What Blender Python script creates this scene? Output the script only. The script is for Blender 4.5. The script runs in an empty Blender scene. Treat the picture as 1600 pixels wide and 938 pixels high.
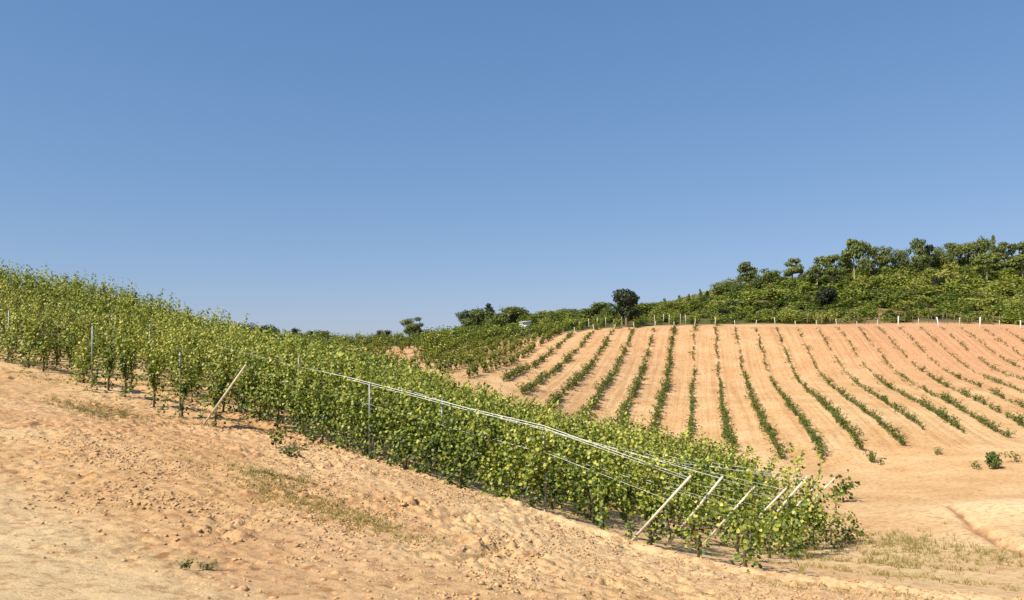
import bpy, math, random
import numpy as np
random.seed(7); rng = np.random.default_rng(7)
S = bpy.context.scene
COL = S.collection
# ------------------------------------------------------------------ camera
F = 1256.0; PITCH = math.atan((560-469)/F)
cam_d = bpy.data.cameras.new('camera'); cam = bpy.data.objects.new('camera', cam_d); COL.objects.link(cam)
cam_d.sensor_width = 36; cam_d.lens = 36*F/1600; cam_d.clip_end = 5000; cam_d.clip_start = .1
cam.location = (0, 0, 0); cam.rotation_euler = (math.pi/2+PITCH, 0, 0); S.camera = cam
def ray(px, py):
    x = (px-800)/F; y = (469-py)/F
    c, s = math.cos(PITCH), math.sin(PITCH)
    return np.array([x, c-y*s, s+y*c])
def P(px, py, Y):
    r = ray(px, py); return r*(Y/r[1])
# ------------------------------------------------------------------ terrain height: smooth surface through surveyed points
CP = [ # foreground bank
(0,938,6),(300,938,6.6),(600,938,7.4),(900,938,8.4),(1200,938,10),(1400,938,11),(1600,938,12.5),
(0,800,9.5),(0,700,13.5),(0,620,20),(200,700,14.5),(200,840,9),(400,780,12),(400,720,15.5),(600,800,12.5),(800,860,11.5),(1000,890,12),(700,770,15.5),
# row fronts
(0,562,29),(150,605,24.8),(320,662,21.4),(380,648,23.4),(580,712,20.3),(800,787,17.6),(985,845,15.8),(1110,880,14.9),
(1226,866,19.8),(1292,850,22.9),(1380,850,22),(1320,885,17),(1500,860,21),(1600,850,21.5),(1600,785,30),(1500,785,31),(1400,765,36),(1350,738,42),
(1283,724,43.8),(1213,716,43.5),(1137,705,45),(1080,692,50),(1015,677,55),(965,665,57),(905,655,56),(850,638,56),(810,617,58),(790,602,62),(730,582,66),(690,570,70),
# young slope
(1193,570,84),(1209,608,72),(1228,633,62),(1247,662,54),(1273,700,46),(1180,514,98),(1085,514,98),(1300,514,98),(1450,513,98),(1600,515,98),
(1000,517,98),(940,522,96),(900,528,94),(1400,603,73),(1600,598,72),(1600,680,52),(1450,662,54),(1600,722,41),(1400,565,84),(1600,565,84),(1060,570,84),(1050,610,72),
(925,563,80),(880,606,65),(850,548,86),(800,560,82),(760,570,76),(760,545,96),(760,527,125),(650,567,74),(650,545,96),(650,532,125),(550,548,95),(550,535,125),
# near block back side
(800,693,42.8),(1000,755,30.2),(1000,742,38),(900,715,38),(720,650,46),(640,615,48),(600,600,50),(600,575,68),(500,572,56),(500,566,68),(400,562,58),(300,534,58),(200,497,56),(0,464,54),(-250,405,54),
(0,474,70),(0,505,95),(300,535,90),(0,520,40),(200,560,38),(400,600,35),(400,572,46),(600,650,33),(-250,500,34),(-250,560,24),(-250,640,14),
# scrub hill and horizon
(1085,506,110),(1300,504,110),(1600,504,110),(1300,478,140),(1300,444,172),(1500,428,190),(1600,424,195),(1150,474,150),(1150,464,175),(1080,486,160),(1000,503,115),(1000,500,150),(900,511,120),(900,505,150),
(1400,433,185),(1450,470,145),(1600,470,145),(700,527,140),(800,519,140),(400,532,130),(200,535,130),(0,535,130),
(1500,436,260),(1100,480,260),(700,532,250),(300,542,250),(0,542,250),(1900,410,195),(1900,504,105),(1900,620,60),(1900,760,32),(1900,880,18),
(0,552,700),(800,552,700),(1600,552,700),(2200,530,700),(-600,552,700),(-600,520,120)]
def uv(X, Y):
    Yc = np.clip(Y, 2.0, 900.0)
    return np.stack([np.clip(X/(Yc+8), -1.6, 1.8), np.log(Yc+8)*.9], -1)
C3 = np.array([P(*c) for c in CP])
CU = uv(C3[:, 0], C3[:, 1]); CW = C3[:, 2]/(C3[:, 1]+8)
def kern(A, B):
    d2 = ((A[:, None, :]-B[None, :, :])**2).sum(-1)
    return .5*d2*np.log(d2+1e-12)
n = len(CU)
A = np.zeros((n+3, n+3)); A[:n, :n] = kern(CU, CU)+np.eye(n)*2e-4; A[:n, n] = 1; A[:n, n+1:] = CU; A[n, :n] = 1; A[n+1:, :n] = CU.T
SOL = np.linalg.solve(A, np.concatenate([CW, [0, 0, 0]]))
def height(X, Y):
    X = np.atleast_1d(np.asarray(X, float)); Y = np.atleast_1d(np.asarray(Y, float))
    sh = X.shape; X = X.ravel(); Y = Y.ravel(); out = np.empty(len(X))
    for i in range(0, len(X), 40000):
        U = uv(X[i:i+40000], Y[i:i+40000])
        w = kern(U, CU)@SOL[:n]+SOL[n]+U@SOL[n+1:]
        out[i:i+40000] = w*(np.clip(Y[i:i+40000], 2, 900)+8)
    return out.reshape(sh)
# ------------------------------------------------------------------ noise
_perm = rng.permutation(4096); _val = rng.random(4096)*2-1
def vnoise(x, y, seed=0):
    xi = np.floor(x).astype(np.int64); yi = np.floor(y).astype(np.int64)
    fx = x-xi; fy = y-yi; fx = fx*fx*(3-2*fx); fy = fy*fy*(3-2*fy)
    def h(a, b): return _val[_perm[(_perm[(a+seed*131) & 4095]+b) & 4095]]
    return (h(xi, yi)*(1-fx)+h(xi+1, yi)*fx)*(1-fy)+(h(xi, yi+1)*(1-fx)+h(xi+1, yi+1)*fx)*fy
def fbm(x, y, o=4, seed=0):
    s = 0; a = 1; t = 0
    for k in range(o):
        s = s+a*vnoise(x*2**k+17*k, y*2**k-9*k, seed+k); t += a; a *= .55
    return s/t
def sstep(a, b, x):
    t = np.clip((x-a)/(b-a), 0, 1); return t*t*(3-2*t)
# row frame of the old block: np_ = distance across rows, al = distance along rows (to the right, downhill)
NV = (0.594, 0.805); UV_ = (0.805, -0.594); NP1 = 14.2; SP = 1.85
def across(X, Y): return NV[0]*X+NV[1]*Y
def along(X, Y): return UV_[0]*X+UV_[1]*Y
def row_xy(np_, al): return NV[0]*np_+UV_[0]*al, NV[1]*np_+UV_[1]*al
def seg_d(X, Y, ax, ay, bx, by):
    dx, dy = bx-ax, by-ay; t = np.clip(((X-ax)*dx+(Y-ay)*dy)/(dx*dx+dy*dy), 0, 1)
    return np.hypot(X-ax-t*dx, Y-ay-t*dy), t
def hit(px, py):
    r = ray(px, py); r = r/r[1]; Ys = np.exp(np.linspace(math.log(3), math.log(600), 1400))
    z = height(r[0]*Ys, Ys); b = z > r[2]*Ys
    i = int(np.argmax(b)) if b.any() else len(Ys)-1
    return float(r[0]*Ys[i]), float(Ys[i])
GUL = [hit(1478, 798), hit(1520, 825), hit(1560, 843), hit(1625, 868)]
MND = hit(1600, 805)
CLODS = [hit(745, 856), hit(805, 862), hit(730, 815), hit(640, 785), hit(350, 832), hit(15, 590)]
def near_detail(X, Y):
    """clods, berm, ruts: real displacement for the bare ground"""
    nr = across(X, Y); al = along(X, Y)
    rough = (.55+.45*sstep(6.0, 8.2, nr))*sstep(2.6, 4.4, nr+.9*fbm(X*.3, Y*.3, 2, 5)+1.6*sstep(-2, 3, -X)-1.6)*(1-sstep(13.9, 14.6, nr))
    rough = rough*(1-sstep(20, 30, Y))*(1-.75*sstep(5, 9, X))
    z = .03*fbm(X*.8, Y*.8, 3, 1)
    f = fbm(X*3.1+.6*Y, Y*2.6, 5, 11); g = np.abs(fbm(X*5.1, Y*5.1, 3, 23))
    patch = .45+.75*sstep(-.15, .35, fbm(X*.55, Y*.55, 3, 91))
    lump = np.maximum(0, fbm(X*4.3, Y*4.3, 3, 31)-.05); lump2 = np.maximum(0, fbm(X*9.5+3, Y*9.5, 2, 35)-.12)
    stk = fbm(al*1.1, nr*4.2, 4, 57)
    z = z+rough*patch*(.050*f-.12*np.maximum(0, .16-g)+.06*lump+.13*np.minimum(lump2, .25)-.20*np.minimum(.22, np.maximum(0, fbm(X*5.6-7, Y*5.6, 3, 133)-.20))-.13*np.maximum(0, fbm(X*10, Y*10+5, 2, 141)-.3))+rough*.030*stk+(1-rough)*.014*stk*(1-sstep(18, 26, Y))
    z = z+(1-rough)*.012*fbm(X*4, Y*4, 4, 41)*(1-sstep(30, 60, Y))
    # berm in front of first row
    z = z+.11*np.exp(-((nr-13.25)/.22)**2)*sstep(-12, -9, -al*-1)*(1-sstep(6.0, 8.5, al)) - .09*np.exp(-((nr-13.85)/.3)**2)*(1-sstep(6, 8, al))
    # wheel ruts in the lower right path
    for off in (8.3, 9.9):
        z = z-.035*np.exp(-((nr-off-.2*vnoise(al*.2, 0*al, 3))/.16)**2)*sstep(0, 5, al)
    # erosion gully
    for i in range(3):
        d, t = seg_d(X, Y, *GUL[i], *GUL[i+1])
        w = (.16, .24, .27)[i]
        z = z-(.12, .20, .20)[i]*np.exp(-(d*(1+.35*vnoise(X*3, Y*3, 8))/w)**2)
    # pale spoil mound at right
    d2 = ((X-MND[0])/3.6)**2+((Y-MND[1])/3.0)**2
    z = z+.38*np.exp(-d2)*(1+.2*fbm(X*.9, Y*.9, 3, 66))
    for cx, cy in CLODS:
        d = np.hypot(X-cx, Y-cy); z = z+np.exp(-(d/.32)**2)*(.30*fbm(X*6, Y*6, 3, 77)-.05)
    return z
def gz(X, Y):
    X = np.atleast_1d(np.asarray(X, float)); Y = np.atleast_1d(np.asarray(Y, float))
    return height(X, Y)+near_detail(X, Y)
def g1(x, y): return float(gz(x, y)[0])
# ------------------------------------------------------------------ materials
def mat(name):
    m = bpy.data.materials.new(name); m.use_nodes = True; nt = m.node_tree; b = nt.nodes['Principled BSDF']
    return m, nt, b
def N(nt, t, **k):
    n_ = nt.nodes.new(t)
    for a, v in k.items(): setattr(n_, a, v)
    return n_
def ramp(nt, stops, fac):
    r = N(nt, 'ShaderNodeValToRGB'); e = r.color_ramp.elements
    while len(e) < len(stops): e.new(.5)
    for q, (p, c) in zip(e, stops): q.position = p; q.color = (*c, 1)
    nt.links.new(fac, r.inputs[0]); return r.outputs[0]
def mixc(nt, fac, a, b, mode='MIX'):
    m = N(nt, 'ShaderNodeMix', data_type='RGBA', blend_type=mode)
    for s, v in ((0, fac), (6, a), (7, b)):
        if hasattr(v, 'links') or hasattr(v, 'is_linked'): nt.links.new(v, m.inputs[s])
        else: m.inputs[s].default_value = v if s == 0 else (*v, 1)
    return m.outputs[2]
def leafmat(name, stops, trans=.32, rough=.45, objvar=.25):
    m, nt, b = mat(name)
    at = N(nt, 'ShaderNodeAttribute', attribute_name='rnd'); oi = N(nt, 'ShaderNodeObjectInfo')
    ad = N(nt, 'ShaderNodeMath', operation='MULTIPLY_ADD'); nt.links.new(oi.outputs['Random'], ad.inputs[0]); ad.inputs[1].default_value = objvar
    nt.links.new(at.outputs['Fac'], ad.inputs[2])
    sb = N(nt, 'ShaderNodeMath', operation='SUBTRACT'); nt.links.new(ad.outputs[0], sb.inputs[0]); sb.inputs[1].default_value = objvar/2
    c = ramp(nt, stops, sb.outputs[0])
    nt.links.new(c, b.inputs['Base Color']); b.inputs['Roughness'].default_value = rough; b.inputs['Specular IOR Level'].default_value = .35
    tr = N(nt, 'ShaderNodeBsdfTranslucent'); c2 = mixc(nt, 1.0, c, (1.15, 1.1, .5), 'MULTIPLY'); nt.links.new(c2, tr.inputs[0])
    ms = N(nt, 'ShaderNodeMixShader'); ms.inputs[0].default_value = trans
    nt.links.new(b.outputs[0], ms.inputs[1]); nt.links.new(tr.outputs[0], ms.inputs[2])
    nt.links.new(ms.outputs[0], nt.nodes['Material Output'].inputs[0]); return m
M = {}
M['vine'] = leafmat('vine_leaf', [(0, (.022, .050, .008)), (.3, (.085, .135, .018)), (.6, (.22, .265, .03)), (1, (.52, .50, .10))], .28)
M['young'] = leafmat('young_vine_leaf', [(0, (.05, .09, .014)), (.5, (.13, .17, .028)), (.85, (.24, .25, .05)), (1, (.30, .19, .07))])
M['scrub'] = leafmat('scrub_leaf', [(0, (.055, .085, .014)), (.35, (.14, .175, .02)), (.7, (.23, .26, .032)), (1, (.31, .29, .07))], .2, .6)
M['pine'] = leafmat('pine_needle', [(0, (.035, .055, .013)), (.5, (.12, .15, .03)), (1, (.27, .28, .055))], .15, .6)
M['broad'] = leafmat('broad_leaf', [(0, (.04, .07, .014)), (.5, (.12, .155, .03)), (1, (.23, .25, .055))], .2, .6)
M['dark'] = leafmat('dark_leaf', [(0, (.012, .020, .007)), (.5, (.028, .040, .013)), (1, (.055, .07, .022))], .12, .6)
M['grey'] = leafmat('grey_leaf', [(0, (.05, .07, .04)), (.5, (.10, .12, .07)), (1, (.17, .18, .10))], .15, .6)
M['dry'] = leafmat('dry_grass', [(0, (.12, .13, .025)), (.5, (.30, .25, .08)), (1, (.50, .37, .15))], .25, .7)
def simple(name, col, rough=.8, var=.25, scale=8, metal=0):
    m, nt, b = mat(name); g = N(nt, 'ShaderNodeNewGeometry'); no = N(nt, 'ShaderNodeTexNoise'); no.inputs['Scale'].default_value = scale; no.inputs['Detail'].default_value = 4
    nt.links.new(g.outputs['Position'], no.inputs['Vector'])
    c = ramp(nt, [(.3, tuple(v*(1-var) for v in col)), (.7, tuple(min(1, v*(1+var)) for v in col))], no.outputs[0])
    nt.links.new(c, b.inputs['Base Color']); b.inputs['Roughness'].default_value = rough; b.inputs['Metallic'].default_value = metal
    bp = N(nt, 'ShaderNodeBump'); bp.inputs['Strength'].default_value = .4; bp.inputs['Distance'].default_value = .01
    nt.links.new(no.outputs[0], bp.inputs['Height']); nt.links.new(bp.outputs[0], b.inputs['Normal']); return m
M['wood'] = simple('vine_bark', (.11, .07, .04), .9, .4, 30)
M['bark'] = simple('tree_bark', (.20, .14, .09), .9, .4, 3)
M['palebark'] = simple('pale_bark', (.42, .34, .22), .9, .3, 3)
M['post'] = simple('pale_wood_post', (.60, .53, .40), .7, .22, 12)
M['metal'] = simple('grey_steel_post', (.26, .27, .27), .5, .2, 12, .3)
M['wire'] = simple('white_wire', (.86, .84, .78), .4, .08, 5)
M['white'] = simple('white_paint', (.80, .79, .75), .7, .06, 4)
M['roofg'] = simple('grey_roof', (.45, .42, .38), .7, .15, 4)
M['clod'] = simple('soil_clod', (.50, .31, .15), .95, .3, 20)
M['dkgap'] = simple('dark_opening', (.06, .05, .05), .8, .1, 4)
# soil
def soilmat():
    m, nt, b = mat('soil')
    g = N(nt, 'ShaderNodeNewGeometry'); L = nt.links.new
    a = N(nt, 'ShaderNodeAttribute', attribute_name='soil'); sp = N(nt, 'ShaderNodeSeparateColor'); L(a.outputs['Color'], sp.inputs[0])
    def noise(scale, det=5, rough=.6, vec=None, dist=0):
        q = N(nt, 'ShaderNodeTexNoise'); q.inputs['Scale'].default_value = scale; q.inputs['Detail'].default_value = det; q.inputs['Roughness'].default_value = rough
        q.inputs['Distortion'].default_value = dist
        L(vec or g.outputs['Position'], q.inputs['Vector']); return q.outputs[0]
    n1 = noise(.35, 6, .62); n2 = noise(5, 8, .74); n3 = noise(28, 4, .7)
    base = ramp(nt, [(.3, (.51, .295, .13)), (.5, (.59, .37, .18)), (.7, (.66, .455, .24))], n1)
    base = mixc(nt, sp.outputs[0], base, (.54, .285, .15))      # redder soil
    base = mixc(nt, sp.outputs[1], base, (.69, .52, .29))      # pale sandy soil
    base = mixc(nt, sp.outputs[2], base, (.10, .10, .035))      # turf under the scrub
    ag = N(nt, 'ShaderNodeAttribute', attribute_name='gash'); base = mixc(nt, ag.outputs['Fac'], base, (.36, .19, .095))    # red clay laid open by erosion
    dark = ramp(nt, [(.36, (.62, .50, .43)), (.50, (1, 1, 1)), (.75, (1.0, 1.0, .98))], n2)
    base = mixc(nt, 1.0, base, dark, 'MULTIPLY')
    sp2 = ramp(nt, [(.30, (.62, .52, .45)), (.40, (1, 1, 1)), (1, (1, 1, 1))], n3)  # dark specks: small shadows of the clods put into the soil colour
    base = mixc(nt, .8, base, sp2, 'MULTIPLY')
    # tillage streaks parallel to the rows of the young planting (direction 0.237 : 1)
    mp = N(nt, 'ShaderNodeMapping'); mp.inputs['Rotation'].default_value = (0, 0, -math.atan(.237)); mp.vector_type = 'TEXTURE'; mp.inputs['Scale'].default_value = (1/2.6, 22, 1000)
    L(g.outputs['Position'], mp.inputs[0]); st = noise(1, 4, .6, mp.outputs[0], .3)
    a2 = N(nt, 'ShaderNodeAttribute', attribute_name='till')
    stc = ramp(nt, [(.35, (.86, .79, .73)), (.52, (1, 1, 1)), (1, (1.0, 1.0, 1.0))], st)  # streaks of damper soil, with furrow shading put into the colour
    base = mixc(nt, a2.outputs['Fac'], base, mixc(nt, 1.0, base, stc, 'MULTIPLY'))
    L(base, b.inputs['Base Color']); b.inputs['Roughness'].default_value = 1; b.inputs['Specular IOR Level'].default_value = .1
    bp = N(nt, 'ShaderNodeBump'); bp.inputs['Strength'].default_value = .9; bp.inputs['Distance'].default_value = .045; L(n2, bp.inputs['Height'])
    bp2 = N(nt, 'ShaderNodeBump'); bp2.inputs['Strength'].default_value = .8; bp2.inputs['Distance'].default_value = .012; L(n3, bp2.inputs['Height']); L(bp.outputs[0], bp2.inputs['Normal'])
    ml = N(nt, 'ShaderNodeMath', operation='MULTIPLY'); L(st, ml.inputs[0]); L(a2.outputs['Fac'], ml.inputs[1])
    bp3 = N(nt, 'ShaderNodeBump'); bp3.inputs['Strength'].default_value = .8; bp3.inputs['Distance'].default_value = .12; L(ml.outputs[0], bp3.inputs['Height']); L(bp2.outputs[0], bp3.inputs['Normal'])
    L(bp3.outputs[0], b.inputs['Normal']); return m
M['soil'] = soilmat()
# ------------------------------------------------------------------ mesh helpers
def raw_mesh(name, V, Q, mats, rnd=None, mi=None, smooth=False):
    """V (n,3); Q list of (array faces) of equal size k"""
    me = bpy.data.meshes.new(name); V = np.asarray(V, np.float32)
    me.vertices.add(len(V)); me.vertices.foreach_set('co', V.ravel())
    Q = [np.asarray(q, np.int32) for q in Q if len(q)]
    tot = np.concatenate([np.full(len(q), q.shape[1], np.int32) for q in Q]); idx = np.concatenate([q.ravel() for q in Q])
    me.loops.add(len(idx)); me.loops.foreach_set('vertex_index', idx)
    me.polygons.add(len(tot)); st = np.concatenate([[0], np.cumsum(tot)[:-1]]).astype(np.int32)
    me.polygons.foreach_set('loop_start', st); me.polygons.foreach_set('loop_total', tot)
    if mi is not None: me.polygons.foreach_set('material_index', np.asarray(mi, np.int32))
    if smooth: me.polygons.foreach_set('use_smooth', np.ones(len(tot), bool))
    for m in (mats if isinstance(mats, (list, tuple)) else [mats]): me.materials.append(m)
    me.update(calc_edges=True)
    if rnd is not None:
        at = me.attributes.new('rnd', 'FLOAT', 'POINT'); at.data.foreach_set('value', np.asarray(rnd, np.float32))
    return me
def link(name, me, parent=None):
    o = bpy.data.objects.new(name, me); COL.objects.link(o)
    if parent: o.parent = parent
    return o
def tag(o, label, cat, group=None, kind=None):
    if label: o['label'] = label
    if cat: o['category'] = cat
    if group: o['group'] = group
    if kind: o['kind'] = kind
    return o
def thing(name, loc, label, cat, group=None, rz=0, sc=1):
    o = bpy.data.objects.new(name, None); COL.objects.link(o); o.location = loc; o.rotation_euler = (0, 0, rz)
    o.scale = sc if isinstance(sc, tuple) else (sc,)*3; o.empty_display_size = .1
    return tag(o, label, cat, group)
def unit(v): return v/np.maximum(1e-9, np.linalg.norm(v, axis=-1, keepdims=True))
LS = np.array([[0, 0, 0], [.5, .12, .09], [.40, .68, .06], [0, 1, -.06], [-.40, .68, .06], [-.5, .12, .09]])
def leaves(pos, nrm, size, R, shape=LS):
    """folded two-quad leaves; returns V, Q"""
    k = len(pos); nrm = unit(nrm); t = unit(np.cross(nrm, R.normal(size=(k, 3)))); s = np.cross(nrm, t)
    size = np.asarray(size).reshape(-1, 1, 1)
    V = pos[:, None, :]+size*(shape[None, :, 0:1]*s[:, None, :]+(shape[None, :, 1:2]-.5)*t[:, None, :]+shape[None, :, 2:3]*nrm[:, None, :])
    b = (np.arange(k)*6)[:, None]
    return V.reshape(-1, 3), np.concatenate([b+np.array([[0, 1, 2, 3]]), b+np.array([[0, 3, 4, 5]])])
def tube(pts, rad, seg=6):
    pts = np.asarray(pts, float); k = len(pts); rad = np.broadcast_to(rad, (k,)); V = []; 
    for i in range(k):
        d = unit(pts[min(i+1, k-1)]-pts[max(i-1, 0)]); a = np.cross(d, [0, 0, 1.0]) if abs(d[2]) < .95 else np.cross(d, [1.0, 0, 0]); a = unit(a); b = np.cross(d, a)
        for j in range(seg):
            th = 2*math.pi*j/seg; V.append(pts[i]+rad[i]*(math.cos(th)*a+math.sin(th)*b))
    Q = [[i*seg+j, i*seg+(j+1) % seg, (i+1)*seg+(j+1) % seg, (i+1)*seg+j] for i in range(k-1) for j in range(seg)]
    V.append(pts[0]); V.append(pts[-1]); c0, c1 = len(V)-2, len(V)-1
    Q += [[c0, (j+1) % seg, j, j] for j in range(0)]
    T = [[c0, (j+1) % seg, j] for j in range(seg)]+[[c1, (k-1)*seg+j, (k-1)*seg+(j+1) % seg] for j in range(seg)]
    return np.array(V), np.array(Q), np.array(T)
class Acc:
    def __init__(s): s.V = []; s.Q = []; s.T = []; s.n = 0; s.r = []; s.mq = []; s.mt = []
    def add(s, V, Q=None, T=None, rnd=0.5, m=0):
        V = np.asarray(V); s.V.append(V)
        if Q is not None and len(Q): s.Q.append(np.asarray(Q)+s.n); s.mq += [m]*len(Q)
        if T is not None and len(T): s.T.append(np.asarray(T)+s.n); s.mt += [m]*len(T)
        s.r.append(np.broadcast_to(np.asarray(rnd, float), (len(V),))); s.n += len(V)
    def tube(s, p, r, seg=6, m=0, rnd=.5): V, Q, T = tube(p, r, seg); s.add(V, Q, T, rnd, m)
    def mesh(s, name, mats, smooth=False):
        QQ = []
        if s.Q: QQ.append(np.concatenate(s.Q))
        if s.T: QQ.append(np.concatenate(s.T))
        return raw_mesh(name, np.concatenate(s.V), QQ, mats, np.concatenate(s.r), s.mq+s.mt, smooth)
    def box(s, c, d, m=0):
        c = np.array(c); d = np.array(d)/2
        V = np.array([[x, y, z] for x in (-1, 1) for y in (-1, 1) for z in (-1, 1)])*d+c
        s.add(V, [[0, 1, 3, 2], [4, 6, 7, 5], [0, 4, 5, 1], [2, 3, 7, 6], [0, 2, 6, 4], [1, 5, 7, 3]], m=m)
# ------------------------------------------------------------------ ground sheet
def axis(parts):
    out = []
    for a, b, d in parts: out.append(np.arange(a, b, d))
    return np.concatenate(out)
gx = np.concatenate([-np.geomspace(60, 1500, 40)[::-1], np.arange(-58, -16, 1.2), np.arange(-16, 15, .036), np.arange(15, 24, .12), np.arange(24, 80, .7), np.geomspace(82, 1500, 40)])
gy = np.concatenate([-np.geomspace(6, 400, 14)[::-1], np.arange(-4, 4.5, .5), np.arange(4.5, 22, .04), np.arange(22, 36, .12), np.arange(36, 125, .6), np.geomspace(127, 2500, 60)])
GX, GY = np.meshgrid(gx, gy); fx, fy = GX.ravel(), GY.ravel()
Hh = height(fx, fy)+near_detail(fx, fy)
nxx, nyy = len(gx), len(gy)
ii = (np.arange(nyy-1)[:, None]*nxx+np.arange(nxx-1)[None, :]).ravel()
Qg = np.stack([ii, ii+1, ii+1+nxx, ii+nxx], -1)
me = raw_mesh('ground', np.stack([fx, fy, Hh], -1), [Qg], M['soil'], smooth=True)
nr = across(fx, fy); al = along(fx, fy)
red = np.clip(.30*sstep(60, 92, fy)*(1-sstep(100, 108, fy))+.45*sstep(30, 45, fx)*sstep(60, 85, fy)+.30*sstep(.1, .5, fbm(fx*.22, fy*.22, 3, 51)+.25*(fx < -1))*(fy < 22)+.25*sstep(75, 90, fy)*(fx < 0), 0, 1)
for i in range(3):
    d, t = seg_d(fx, fy, *GUL[i], *GUL[i+1]); red = np.maximum(red, .3*np.exp(-(d/.3)**2))
pale = np.clip(.62*(1-sstep(3.6, 5.6, nr+1.2*fbm(fx*.4, fy*.4, 3, 61)))*(fy < 24)+.35*sstep(9, 12, nr)*sstep(-13, -6, al)*(fy < 24)+.35*sstep(.0, .5, fbm(fx*.12, fy*.12, 3, 63))+1.0*np.exp(-(((fx-MND[0])/3.6)**2+((fy-MND[1])/3.)**2)), 0, 1)*(fy < 60)
pale = np.where(fy >= 60, 0, pale)*(1-np.clip(red, 0, 1)*.7)
# weedy / turf mask beyond the crest and on the far hill
turf = sstep(101, 106, fy-.02*np.abs(fx))*(1-.0*fx)
turf = np.maximum(turf, sstep(55, 60, -fx))
turf = turf*np.clip(.88+.4*fbm(fx*.08, fy*.08, 3, 71), 0, 1)
vc = me.color_attributes.new('soil', 'FLOAT_COLOR', 'POINT')
vc.data.foreach_set('color', np.stack([red, pale, turf, np.ones_like(red)], -1).astype(np.float32).ravel())
till = sstep(44, 50, fy)*(1-sstep(98, 102, fy))*sstep(-2, 4, fx-.237*fy+16)
gash = 0*fx
for i in range(3):
    d, t = seg_d(fx, fy, *GUL[i], *GUL[i+1]); gash = np.maximum(gash, np.exp(-(d*(1+.6*vnoise(fx*2.4, fy*2.4, 8))/(.07, .12, .14)[i])**2))
at = me.attributes.new('gash', 'FLOAT', 'POINT'); at.data.foreach_set('value', gash.astype(np.float32))
at = me.attributes.new('till', 'FLOAT', 'POINT'); at.data.foreach_set('value', till.astype(np.float32))
tag(link('ground', me), None, None, kind='structure')
# ------------------------------------------------------------------ clods (loose lumps of soil)
def ico():
    import bmesh
    b = bmesh.new(); bmesh.ops.create_icosphere(b, subdivisions=1, radius=1); V = np.array([v.co[:] for v in b.verts]); T = np.array([[v.index for v in f.verts] for f in b.faces]); b.free(); return V, T
IV, IT = ico()
acc = Acc(); R = np.random.default_rng(3)
cnt = 0
while cnt < 18000:
    a_ = R.uniform(-16, 9); q = R.uniform(3.5, 13.9) if R.random() < .95 else R.uniform(3, 14)
    x, y = row_xy(q, a_)
    if y < 4.5 or y > 24 or abs(x) > .68*y+1: continue
    dens = .10+.90*sstep(3.5, 7.5, q+1.5*fbm(np.array([x*.5]), np.array([y*.5]), 2, 5)[0])
    if a_ > 6: dens *= .35
    dens *= .12+1.1*float(sstep(-.05, .35, fbm(np.array([x*.9]), np.array([y*.9]), 3, 191)[0]))
    if R.random() > dens: continue
    s = .007+.022*R.random()**2.3+(.025*R.random() if R.random() < .02 else 0)
    V = IV*(1+R.uniform(-.45, .35, (len(IV), 1)))*np.array([R.uniform(1, 1.7), 1, R.uniform(.45, .75)])*s; th = R.uniform(0, 6.28); c, s_ = math.cos(th), math.sin(th)
    V = np.stack([V[:, 0]*c-V[:, 1]*s_, V[:, 0]*s_+V[:, 1]*c, V[:, 2]], -1)
    acc.add(V+np.array([x, y, 0]), T=IT); acc.V[-1] = (V, x, y, s); cnt += 1
zz = gz(np.array([v[1] for v in acc.V]), np.array([v[2] for v in acc.V]))
acc.V = [v[0]+np.array([v[1], v[2], z+.12*v[3]]) for v, z in zip(acc.V, zz)]
tag(link('soil_clods', acc.mesh('soil_clods', M['clod'])), 'loose clods of dry tan soil strewn over the bank below the vines', 'soil clods', kind='stuff')
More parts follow.
